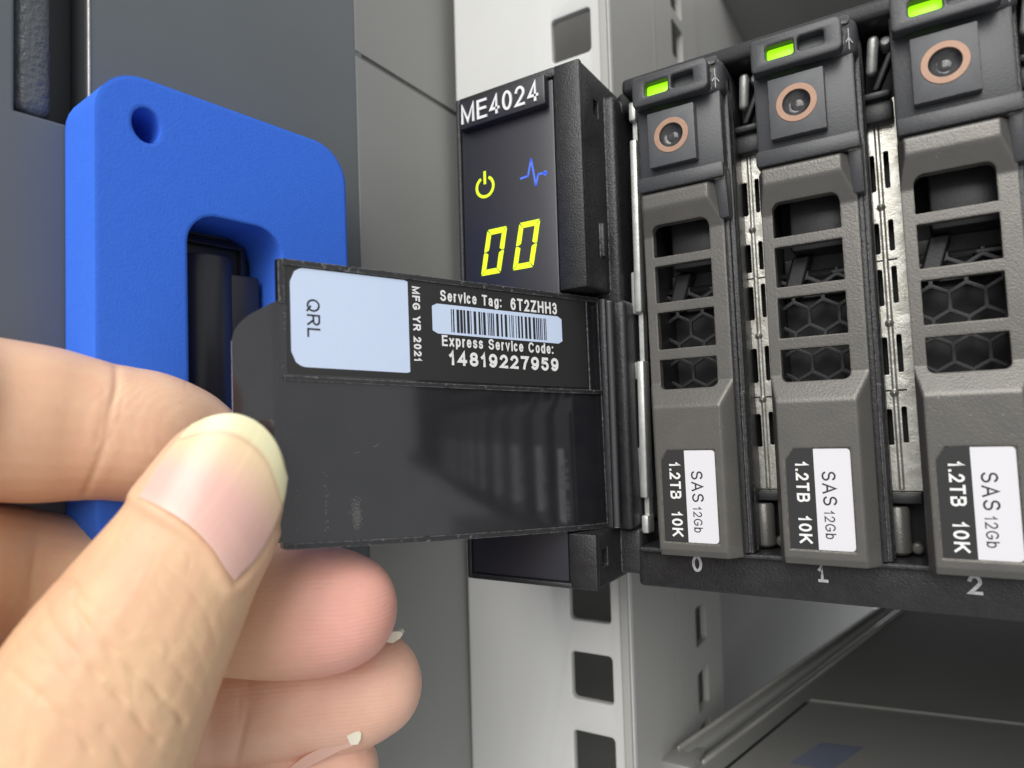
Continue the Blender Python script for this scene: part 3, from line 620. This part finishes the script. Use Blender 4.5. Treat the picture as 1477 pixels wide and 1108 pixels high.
low = thing('lower_server', 'dark metal lid of the server under the array with a faded blue sticker', 'server', (200, 250, -200))
obj('lid', mp(box(-12, 425, 40, 630, -200, -110.8), lambda x, y, z: (x+(0.232*(y-40) if x < 0 else 0)-(6 if x < 0 else 0), y, z)), M['gear'], low, 0)
def along(p, q, wd, h, z):
    p, q = np.array(p), np.array(q); d = (q-p)/np.linalg.norm(q-p); n = np.array([-d[1], d[0]]); L_ = np.linalg.norm(q-p)
    return mp(rbox(0, L_, -wd/2, wd/2, 0, h, min(h, wd)*0.3, 2), lambda a, b, c: (p[0]+d[0]*a+n[0]*b, p[1]+d[1]*a+n[1]*b, z+c))
rp, rq = (-17.2, 43), (38, 281)
rl = obj('side_rail', join([along((-19.5, 44), (36, 283), 2.6, 3.0, -112)]), M['gear'], low)
obj('rail_edge', along((-20.9, 44), (34.6, 283), 0.6, 1.0, -109.4), M['rail'], rl)
obj('rail_edge', along((-15.6, 44), (39.9, 283), 0.7, 0.8, -111.0), M['rail'], rl)
obj('lid_gap', along((-11.6, 40), (-1.0, 86), 0.7, 0.12, -110.79), M['black_matt'], low, 0)
obj('lid_seam', mp(box(-0.5, 425, 87.6, 88.6, -110.79, -110.45), lambda x, y, z: (x, y+0.15*(x+0.5), z)), M['gear'], low, 0)
obj('sticker', mp(poly([(0.5, 52), (8.4, 53), (13.5, 66.5), (5.2, 65.0)]), lambda u, v, z: (u, v, -110.74)), M['label_blue'], low, 0)
obj('rail_bracket', rbox(-24, -16.2, 38, 48, -126, -109.2, 0.8, 2), M['gear'], low)
upg = thing('upper_equipment', 'dark underside of the equipment mounted above the array', 'server', (200, 250, 122))
obj('casing', box(-27, 425, 150, 630, 122, 160), M['casing'], upg, 0)

# ================================================================== door, foam block, latch
DO = np.array([-62.0, -6.0]); DA = math.radians(6); DN = -np.array([math.sin(DA), math.cos(DA)]); DW = np.array([math.cos(DA), -math.sin(DA)])
def DM(u, z, wv): return (DO[0]+DN[0]*u+DW[0]*wv, DO[1]+DN[1]*u+DW[1]*wv, z)
def dbox(u0, u1, z0, z1, w0, w1, r=0.0):
    b = rbox(u0, u1, z0, z1, w0, w1, r, 3) if r else box(u0, u1, z0, z1, w0, w1); return mp(b, DM)
door = thing('rack_door', 'dark grey steel rack door standing open, with a black recessed slot', 'door', (-66, -50, -170))
dsl = cut(rbox(-1.6, 130, -185, 130, -16, 0, 0.8, 3), [rbox(26, 57.3, 0, 126, -9, 5, 0.0001, 1) if False else box(48.6, 57.4, 6.5, 126, -6, 5)])
obj('door_panel', mp(dsl, DM), M['door'], door)
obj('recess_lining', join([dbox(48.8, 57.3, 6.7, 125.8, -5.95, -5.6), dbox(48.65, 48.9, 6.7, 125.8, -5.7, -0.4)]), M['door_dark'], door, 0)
hs = mp(rbox(52.6, 57.25, 7.0, 125, -5.7, -0.6, 1.6, 4), lambda u, z, wv: (u, z, wv))
obj('textured_strip', mp(hs, DM), M['door_tex'], door)
obj('slot_edge', dbox(48.35, 48.62, 6.6, 125, -0.4, 0.12), M['zinc2'], door, 0)

foam = thing('foam_block', 'thick bright blue foam block with a round hole, fitted round the door latch', 'foam block', (-66, -40, -50))
fl = [rrect(11.9, 51.6, -52.5, 11.9, 6.2, 8), rrect(24.6, 39.9, -36.5, -4.9, 4.6, 8), [(45.2+1.95*math.cos(a), 5.5+2.45*math.sin(a)) for a in np.linspace(0, 2*math.pi, 28, endpoint=False)]]
obj('block', mp(mp(plate(fl, 9.7), lambda u, z, wv: (u, z, wv+5.1)), DM), M['blue'], foam)
latch = thing('door_latch', 'smooth black door latch inside the opening of the blue foam block', 'latch', (-62, -38, -40))
lv = lathe([(0.0, -40), (4.4, -40), (4.4, -9.8), (4.2, -9.4), (0.0, -9.4)], 0, 0, 28, 'z')
obj('latch_lever', join([mp((lv[0][:, [0, 2, 1]], lv[1]), lambda a, b, c: DM(33.6+a, b, 2.4+c*0.85)), dbox(25.6, 31, -40, -11.6, -1, 5.0, 0.5)]), M['black_smooth'], latch)
obj('latch_plate', dbox(24.0, 40.2, -40, -5.0, -1.5, 0.25, 0.2), M['black_smooth'], latch)
obj('latch_socket', cut(dbox(26.0, 38.4, -20, -6.0, 0.0, 2.2, 0.8), [dbox(27.2, 37.6, -20.5, -7.0, 1.0, 5)]), M['black_smooth'], latch)

# ================================================================== hand
def loft(rows, cap0=False, n=28, sub=8):
    R = np.array(rows, float); C = np.array([W(a, b, c) for a, b, c in R[:, :3]])
    full = catmull(np.hstack([C, R[:, 3:5]]), sub); P, A, B = full[:, :3], full[:, 3], full[:, 4]
    m = len(P); T = np.gradient(P, axis=0); T /= np.linalg.norm(T, axis=1)[:, None]
    V = []; F = []
    for i in range(m):
        view = CAM-P[i]; view -= T[i]*(view@T[i]); view /= np.linalg.norm(view); sd = np.cross(T[i], view)
        for k in range(n):
            a = 2*math.pi*k/n; ca, sa = math.cos(a), math.sin(a); e = 0.92
            V.append(P[i]+sd*A[i]*math.copysign(abs(ca)**e, ca)+view*B[i]*math.copysign(abs(sa)**e, sa))
    # rounded tip
    slope = float(np.clip((A[-4]-A[-1])/np.linalg.norm(P[-1]-P[-4]), 0, 1.2)); th0 = math.atan(slope)
    for j in range(1, 7):
        th = th0+j/7*(math.pi/2-th0); i = m-1; view = CAM-P[i]; view -= T[i]*(view@T[i]); view /= np.linalg.norm(view); sd = np.cross(T[i], view)
        cen = P[i]+T[i]*min(A[i], B[i]*1.1)/math.cos(th0)*(math.sin(th)-math.sin(th0))
        for k in range(n):
            a = 2*math.pi*k/n; V.append(cen+(sd*A[i]*math.cos(a)+view*B[i]*math.sin(a))*math.cos(th)/math.cos(th0))
    m2 = m+6
    for i in range(m2-1):
        for k in range(n): F.append((i*n+k, i*n+(k+1) % n, (i+1)*n+(k+1) % n, (i+1)*n+k))
    F.append(tuple(range(n))[::-1]); F.append(tuple((m2-1)*n+k for k in range(n)))
    return (np.array(V), F), P
FING = {
 'thumb': [(-120, 1560, 67, 13, 11), (40, 1240, 69, 12.4, 10.5), (147, 1007, 72, 11.2, 9.6), (222, 878, 74.5, 9.75, 8.4), (275, 790, 76.5, 8.55, 7.2), (306, 731, 77.6, 7.9, 6.2), (333, 672, 78.6, 6.7, 5.0), (350, 640, 79.2, 5.3, 3.7)],
 'index': [(-360, 570, 58, 9.0, 8.5), (-80, 597, 75, 9.4, 8.6), (60, 612, 82, 9.5, 8.5), (150, 622, 85.5, 8.6, 7.7), (215, 630, 88, 8.5, 7.3), (275, 640, 91, 7.4, 6.0), (312, 648, 92.5, 5.9, 4.9)],
 'middle': [(-340, 835, 60, 9.0, 8.6), (-20, 842, 83, 9.7, 9.0), (180, 862, 91, 9.1, 8.6), (330, 874, 93, 9.0, 8.3), (400, 880, 93, 8.95, 8.1), (455, 880, 92.8, 8.75, 7.6), (500, 879, 92.6, 8.0, 6.8), (530, 878, 92.5, 6.8, 5.7)],
 'ring': [(-330, 1000, 64, 9.0, 8.8), (60, 1015, 89, 9.3, 8.8), (280, 1018, 97, 9.0, 8.5), (350, 1014, 98.5, 8.5, 8.0), (430, 1004, 99.5, 8.6, 7.8), (512, 993, 99.6, 8.3, 7.0), (560, 982, 99.6, 7.0, 6.0)],
 'pinky': [(-260, 1290, 66, 9, 8.6), (160, 1215, 92, 8.0, 7.6), (340, 1158, 97, 7.4, 7.2), (440, 1124, 98, 7.0, 6.6), (500, 1106, 98.4, 5.8, 5.2)],
}
parts, spines = [], {}
for k, rows in FING.items():
    vf, P = loft(rows); parts.append(vf); spines[k] = P
# palm and wrist outside the frame carry the fingers
def ellipsoid(c, r, n=24):
    V, F = [], []
    for i in range(n+1):
        for j in range(2*n):
            th, ph = math.pi*i/n, math.pi*j/n; d = RT*r[0]*math.sin(th)*math.cos(ph)+UP*r[1]*math.cos(th)+FW*r[2]*math.sin(th)*math.sin(ph); V.append(c+d)
    for i in range(n):
        for j in range(2*n): F.append((i*2*n+j, i*2*n+(j+1) % (2*n), (i+1)*2*n+(j+1) % (2*n), (i+1)*2*n+j))
    bm = bmesh.new(); vs = [bm.verts.new(p) for p in V]
    for f in F: 
        try: bm.faces.new([vs[q] for q in f])
        except ValueError: pass
    bmesh.ops.remove_doubles(bm, verts=list(bm.verts), dist=1e-5); return from_bm(bm)
parts.append(ellipsoid(W(-520, 820, 55), (10, 21, 9))); parts.append(ellipsoid(W(-480, 1180, 58), (14, 27, 11))); parts.append(ellipsoid(W(-380, 1620, 60), (20, 28, 13)))
hraw = raw('tmp', join(parts)); bm = bmesh.new(); bm.from_mesh(hraw); bmesh.ops.recalc_face_normals(bm, faces=list(bm.faces)); bm.to_mesh(hraw); bm.free()
tmp = bpy.data.objects.new('tmp', hraw); COL.objects.link(tmp)
rm = tmp.modifiers.new('r', 'REMESH'); rm.mode = 'VOXEL'; rm.voxel_size = 0.28; rm.use_smooth_shade = True
sm = tmp.modifiers.new('s', 'SMOOTH'); sm.factor = 0.5; sm.iterations = 16
dg = bpy.context.evaluated_depsgraph_get(); hm = bpy.data.meshes.new_from_object(tmp.evaluated_get(dg)); bpy.data.objects.remove(tmp)
n = len(hm.vertices); co = np.empty(n*3); hm.vertices.foreach_get('co', co); co = co.reshape(-1, 3); no = np.empty(n*3); hm.vertices.foreach_get('normal', no); no = no.reshape(-1, 3)
# creases pressed into the skin
px = topx(co)[:, :2]; facing = np.einsum('ij,ij->i', no, CAM-co) > 0
def pdist(P, line):
    d = np.full(len(P), 1e9)
    ln = catmull(line, 6)
    for a, b in zip(ln[:-1], ln[1:]):
        ab = b-a; t = np.clip(((P-a)@ab)/(ab@ab+1e-9), 0, 1); d = np.minimum(d, np.linalg.norm(P-(a+t[:, None]*ab), axis=1))
    return d
near = {k: np.full(n, 1e9) for k in spines}; tpar = {k: np.zeros(n) for k in spines}
for k, P in spines.items():
    for i in range(0, len(P), 2):
        d = np.linalg.norm(co-P[i], axis=1); mk = d < near[k]; near[k][mk] = d[mk]; tpar[k][mk] = i/(len(P)-1)
keys = list(spines); NR = np.stack([near[k]/np.array(FING[k])[:, 3].mean() for k in keys], 1); who = NR.argmin(1)
CRE = {
 'thumb': [([(78, 833), (108, 846), (106, 872), (130, 909), (186, 961), (225, 996), (264, 1039)], 7, 0.55), ([(60, 850), (74, 900), (113, 948), (152, 983), (186, 1022), (225, 1069)], 7, 0.5),
           ([(17, 970), (56, 1004), (100, 1043), (130, 1082)], 7, 0.4), ([(112, 860), (175, 905), (240, 950), (285, 1000)], 6, 0.22), ([(178, 749), (160, 788), (143, 814)], 6, 0.22), ([(225, 805), (260, 835), (295, 879), (312, 926)], 5, 0.18),
           ([(60, 1000), (40, 1050), (35, 1105)], 8, 0.3), ([(150, 1050), (180, 1100), (200, 1140)], 7, 0.3), ([(195, 760), (205, 745), (200, 725)], 5, 0.2), ([(265, 905), (290, 950), (300, 1000)], 5, 0.14), ([(30, 900), (80, 960), (110, 1000)], 6, 0.2)],
 'index': [([(166, 518), (168, 560), (157, 605), (147, 650), (122, 712)], 7, 0.6), ([(150, 560), (146, 600), (138, 640)], 4, 0.14), ([(178, 560), (172, 610)], 4, 0.12)],
 'ring': [([(358, 960), (360, 990), (353, 1035), (340, 1100)], 8, 0.6), ([(346, 985), (343, 1040), (330, 1090)], 5, 0.2)],
 'middle': [([(60, 740), (50, 800), (45, 860)], 8, 0.25)],
}
rc = random.Random(11)
def wobble(x, y, ang, ln):
    pts = [(x, y)]; a = math.radians(ang)
    for _ in range(4):
        a += rc.gauss(0, 0.22); x += math.cos(a)*ln/4; y += math.sin(a)*ln/4; pts.append((x, y))
    return pts
for _ in range(34): CRE['thumb'].append((wobble(rc.uniform(-10, 250), rc.uniform(820, 1080), rc.gauss(46, 13), rc.uniform(35, 110)), rc.uniform(3.0, 5.0), rc.uniform(0.05, 0.15)))
for _ in range(14): CRE['thumb'].append((wobble(rc.uniform(0, 290), rc.uniform(840, 1100), rc.gauss(-48, 16), rc.uniform(20, 60)), rc.uniform(2.5, 4.0), rc.uniform(0.03, 0.08)))
for _ in range(14): CRE['thumb'].append((wobble(rc.uniform(130, 330), rc.uniform(760, 900), rc.gauss(62, 14), rc.uniform(20, 55)), rc.uniform(2.5, 4.0), rc.uniform(0.05, 0.12)))
for k_, (x0_, x1_, y0_, y1_) in {'index': (10, 300, 500, 690), 'ring': (340, 560, 970, 1070), 'middle': (340, 540, 800, 950)}.items():
    for _ in range(10): CRE[k_].append((wobble(rc.uniform(x0_, x1_), rc.uniform(y0_, y1_), rc.gauss(80 if k_ == 'index' else 20, 20), rc.uniform(20, 60)), rc.uniform(2.5, 4), rc.uniform(0.03, 0.08)))
disp = np.zeros(n)
for k, lines in CRE.items():
    sel = np.where((who == keys.index(k)) & facing)[0]
    for (ln, wd, dp) in lines:
        ln = np.array(ln, float); lo_, hi_ = ln.min(0)-30, ln.max(0)+30; q_ = px[sel]; ss = sel[(q_ > lo_).all(1) & (q_ < hi_).all(1)]
        d = pdist(px[ss], ln); jit = 0.65+0.35*np.sin(px[ss, 0]*0.11+px[ss, 1]*0.07+wd)
        disp[ss] += (-0.42*dp*np.exp(-(d/(wd*0.75))**2)+0.10*dp*np.exp(-((d-2.4*wd)/(wd*1.6))**2))*jit
# the skin fold round the nail
selt = np.where((who == keys.index('thumb')) & facing)[0]
d = pdist(px[selt], np.array([(282, 604), (262, 624), (238, 652), (212, 688), (193, 716), (230, 742), (268, 766), (300, 798), (322, 834), (338, 852), (372, 818), (398, 770)], float))
disp[selt] += 0.42*np.exp(-(d/11.0)**2)
co2 = co+no*disp[:, None]
hm.vertices.foreach_set('co', ((co2-0)*S).ravel())
# skin tone by place
tone = {'thumb': (0.74, 0.495, 0.30), 'index': (0.78, 0.51, 0.34), 'middle': (0.77, 0.53, 0.33), 'ring': (0.78, 0.50, 0.36), 'pinky': (0.77, 0.48, 0.34)}
tip = {'thumb': (0.76, 0.515, 0.34), 'index': (0.79, 0.53, 0.37), 'middle': (0.79, 0.41, 0.34), 'ring': (0.79, 0.49, 0.37), 'pinky': (0.77, 0.48, 0.36)}
colr = np.ones((n, 4))
wgt = np.exp(-(NR-NR.min(1, keepdims=True))*9); wgt /= wgt.sum(1, keepdims=True); colr[:, :3] = 0
for i, k in enumerate(keys):
    t_ = np.clip((tpar[k]-0.45)/0.4, 0, 1); t_ = t_*t_*(3-2*t_)
    c = np.array(tone[k])*(1-t_)[:, None]+np.array(tip[k])*t_[:, None]; colr[:, :3] += c*wgt[:, i:i+1]
rid = np.zeros((n, 4)); rid[:, 3] = 1
for i, k in enumerate(keys):
    if k == 'thumb': rid[:, 2] += wgt[:, i]
    else: rid[:, 1 if k == 'index' else 0] += wgt[:, i]*np.clip((tpar[k]-0.3)/0.2, 0, 1)
ar_ = hm.color_attributes.new('ridges', 'FLOAT_COLOR', 'POINT'); ar_.data.foreach_set('color', rid.astype(np.float32).ravel())
at_ = hm.color_attributes.new('skin_tone', 'FLOAT_COLOR', 'POINT'); at_.data.foreach_set('color', colr.astype(np.float32).ravel())
M['skin'] = mat('skin', (0.7, 0.45, 0.27), 0.46, spec=0.35, attr='skin_tone', var=(210, 0.34, (0.68, 0.33, 0.24)), speck=(2600, 0.66, (0.66, 0.40, 0.26)), sss=(0.22, (1.0, 0.35, 0.18), 1.0), bump=[(1100, 0.35, 0.10, 4), (4200, 0.35, 0.05, 3)])
nt = M['skin'].node_tree; bs = nt.nodes['Principled BSDF']      # fingerprint ridges
tcn = nt.nodes.new('ShaderNodeTexCoord'); old = bs.inputs['Normal'].links[0].from_socket
ra = nt.nodes.new('ShaderNodeVertexColor'); ra.layer_name = 'ridges'; sp = nt.nodes.new('ShaderNodeSeparateColor'); nt.links.new(ra.outputs['Color'], sp.inputs[0])
def ridge(axis, chan, st, scale, dist):
    global old
    wv = nt.nodes.new('ShaderNodeTexWave'); wv.wave_type = 'BANDS'; wv.bands_direction = axis; wv.inputs['Scale'].default_value = scale; wv.inputs['Distortion'].default_value = dist; wv.inputs['Detail'].default_value = 1.5; wv.inputs['Detail Scale'].default_value = 0.22
    nt.links.new(tcn.outputs['Object'], wv.inputs['Vector'])
    mk_ = nt.nodes.new('ShaderNodeMath'); mk_.operation = 'MULTIPLY'; mk_.inputs[1].default_value = st; nt.links.new(sp.outputs[chan], mk_.inputs[0])
    bp = nt.nodes.new('ShaderNodeBump'); bp.inputs['Distance'].default_value = 0.07*S; nt.links.new(mk_.outputs[0], bp.inputs['Strength']); nt.links.new(wv.outputs['Fac'], bp.inputs['Height']); nt.links.new(old, bp.inputs['Normal']); old = bp.outputs['Normal']
ridge('Z', 0, 0.22, 560, 6.0); ridge('X', 1, 0.20, 620, 4.0)
vo = nt.nodes.new('ShaderNodeTexVoronoi'); vo.feature = 'DISTANCE_TO_EDGE'; vo.inputs['Scale'].default_value = 1500; nt.links.new(tcn.outputs['Object'], vo.inputs['Vector'])
mk_ = nt.nodes.new('ShaderNodeMath'); mk_.operation = 'MULTIPLY'; mk_.inputs[1].default_value = 0.20; nt.links.new(sp.outputs[2], mk_.inputs[0])
bp = nt.nodes.new('ShaderNodeBump'); bp.inputs['Distance'].default_value = 0.08*S; nt.links.new(mk_.outputs[0], bp.inputs['Strength']); nt.links.new(vo.outputs['Distance'], bp.inputs['Height']); nt.links.new(old, bp.inputs['Normal']); nt.links.new(bp.outputs['Normal'], bs.inputs['Normal'])
M['nail'] = mat('thumb_nail', (0.78, 0.50, 0.42), 0.30, spec=0.5, attr='nail_tone', sss=(0.3, (1, 0.5, 0.35), 0.8), bump=[(500, 0.06, 0.1, 2)])
M['nail_pink'] = mat('nail_bed', (0.74, 0.46, 0.37), 0.35, sss=(0.2, (1, 0.6, 0.45), 0.6))
M['nail_white'] = mat('nail_edge', (0.80, 0.76, 0.62), 0.35, sss=(0.2, (1, 0.8, 0.6), 0.6))
hand = thing('hand', 'bare hand pinching the black information flap between thumb and index finger', 'hand', (0, 0, 0))
hm.name = 'hand_skin'; hm.materials.clear(); hm.materials.append(M['skin']); hm.shade_smooth()
ho = bpy.data.objects.new('hand_skin', hm); COL.objects.link(ho); ho.parent = hand
# thumb nail: fits the thumb's back, runs past the tip
bvh = BVHTree.FromPolygons([tuple(v) for v in co2], [tuple(p.vertices) for p in hm.polygons])
NB = {'left': [(200, 716), (217, 690), (240, 655), (260, 630), (276, 612)], 'right': [(338, 838), (368, 808), (392, 768), (408, 725), (414, 690)]}
Lc, Rc = catmull(NB['left'], 10), catmull(NB['right'], 10)
arcp = catmull([(276, 612), (305, 600), (340, 597), (374, 612), (399, 642), (414, 690)], 10); cut_ = catmull([(200, 716), (235, 733), (272, 757), (305, 790), (326, 822), (338, 838)], 10)
def at_t(c, t): 
    d = np.concatenate([[0], np.cumsum(np.linalg.norm(np.diff(c, axis=0), axis=1))]); return np.array([np.interp(t*d[-1], d, c[:, 0]), np.interp(t*d[-1], d, c[:, 1])])
hits = []
for i in range(1, 12):
    for j in range(1, 12):
        s_, t_ = i/12, j/12
        p = (1-s_)*at_t(Lc, t_*0.8)+s_*at_t(Rc, t_*0.8); d = Vector(ray(*p)).normalized(); h = bvh.ray_cast(Vector(CAM), d)
        if h[0] is not None:
            dep = (np.array(h[0])-CAM)@FW
            if dep < 82: hits.append((p[0], p[1], dep))
Hh = np.array(hits); cx_, cy_ = 310, 720
def basis(x, y): x, y = (np.asarray(x)-cx_)/100, (np.asarray(y)-cy_)/100; return np.stack([np.ones_like(x), x, y, x*x, x*y, y*y], -1)
cf = np.linalg.lstsq(basis(Hh[:, 0], Hh[:, 1]), Hh[:, 2], rcond=None)[0]
NU, NV = 52, 44; V, colv = [], []
for j in range(NV+1):
    t_ = j/NV
    for i in range(NU+1):
        s_ = i/NU
        p = (1-s_)*at_t(Lc, t_)+s_*at_t(Rc, t_)+(1-t_)*at_t(cut_, s_)+t_*at_t(arcp, s_)-((1-t_)*((1-s_)*Lc[0]+s_*Rc[0])+t_*((1-s_)*Lc[-1]+s_*Rc[-1]))
        lift = 0.30+0.40*(1-(2*s_-1)**4)*min(1, 0.25+t_*3)
        dep = float(basis(p[0], p[1])@cf)-lift
        V.append(W(p[0], p[1], dep))
        # pink bed, yellowish free edge beyond a curved line
        e_ = 0.77-0.10*(2*s_-1)**2*0+0.05*math.sin(s_*3.1); f_ = min(1, max(0, (t_-e_)/0.045)); y_ = min(1, max(0, (t_-0.36-0.1*s_)/0.34))
        pink = np.array([0.80, 0.485, 0.42]); yel = np.array([0.82, 0.61, 0.39]); fr = np.array([0.78, 0.72, 0.47])
        ln_ = math.exp(-((t_-e_)/0.018)**2)*0.35
        c = pink*(1-y_)+yel*y_; c = c*(1-f_)+fr*f_; c = c*(1-ln_*0.6); c = c*(1+0.05*math.exp(-((s_-0.47-0.1*t_)/0.018)**2)+0.012*math.sin(s_*95)); lun = max(0, 1-t_/0.09)*0.3; c = c*(1-lun)+np.array([0.84, 0.62, 0.52])*lun  # paler lengthwise streak: the glint along a nail ridge, painted into the colour
        colv.append((*c, 1))
nfr = len(V); BK = [np.array(v)+FW*0.45 for v in V]; F = []
for j in range(NV):
    for i in range(NU):
        a = j*(NU+1)+i; F.append((a, a+1, a+NU+2, a+NU+1)); F.append((nfr+a, nfr+a+NU+1, nfr+a+NU+2, nfr+a+1))
for j in range(NV):
    for i in (0, NU): a = j*(NU+1)+i; F.append((a, a+NU+1, nfr+a+NU+1, nfr+a))
for i in range(NU):
    for j in (0, NV): a = j*(NU+1)+i; F.append((a, a+1, nfr+a+1, nfr+a))
nail = obj('fingernail', (np.vstack([V, BK]), F), M['nail'], hand, 50, label='thumb nail with a long yellowish free edge')
ca = nail.data.color_attributes.new('nail_tone', 'FLOAT_COLOR', 'POINT'); ca.data.foreach_set('color', np.array(colv+colv, np.float32).ravel())
def nail_sliver(outline, d0, d1, th):
    f = [W(a, b, d0+(d1-d0)*i/(len(outline)-1)) for i, (a, b) in enumerate(outline)]; b_ = [p+FW*th-UP*0.15 for p in f]; k = len(f)
    return np.array(f+b_), [tuple(range(k)), tuple(range(2*k-1, k-1, -1))]+[(i, (i+1) % k, k+(i+1) % k, k+i) for i in range(k)]
obj('fingernail', nail_sliver([(553, 926), (559, 916), (568, 911), (578, 911), (581, 915), (577, 921), (566, 928)], 97.6, 98.0, 1.6), M['nail_white'], hand, 30)
pn = obj('fingernail', nail_sliver([(398, 1122), (440, 1091), (480, 1070), (509, 1056), (510, 1076), (492, 1082), (450, 1104), (415, 1126)], 92.6, 93.2, 3.0), M['nail_pink'], hand, 30)
obj('nail_tip', nail_sliver([(500, 1062), (510, 1057), (518, 1055), (521, 1058), (520, 1067), (516, 1074), (506, 1075)], 92.5, 92.5, 1.6), M['nail_white'], pn, 30)
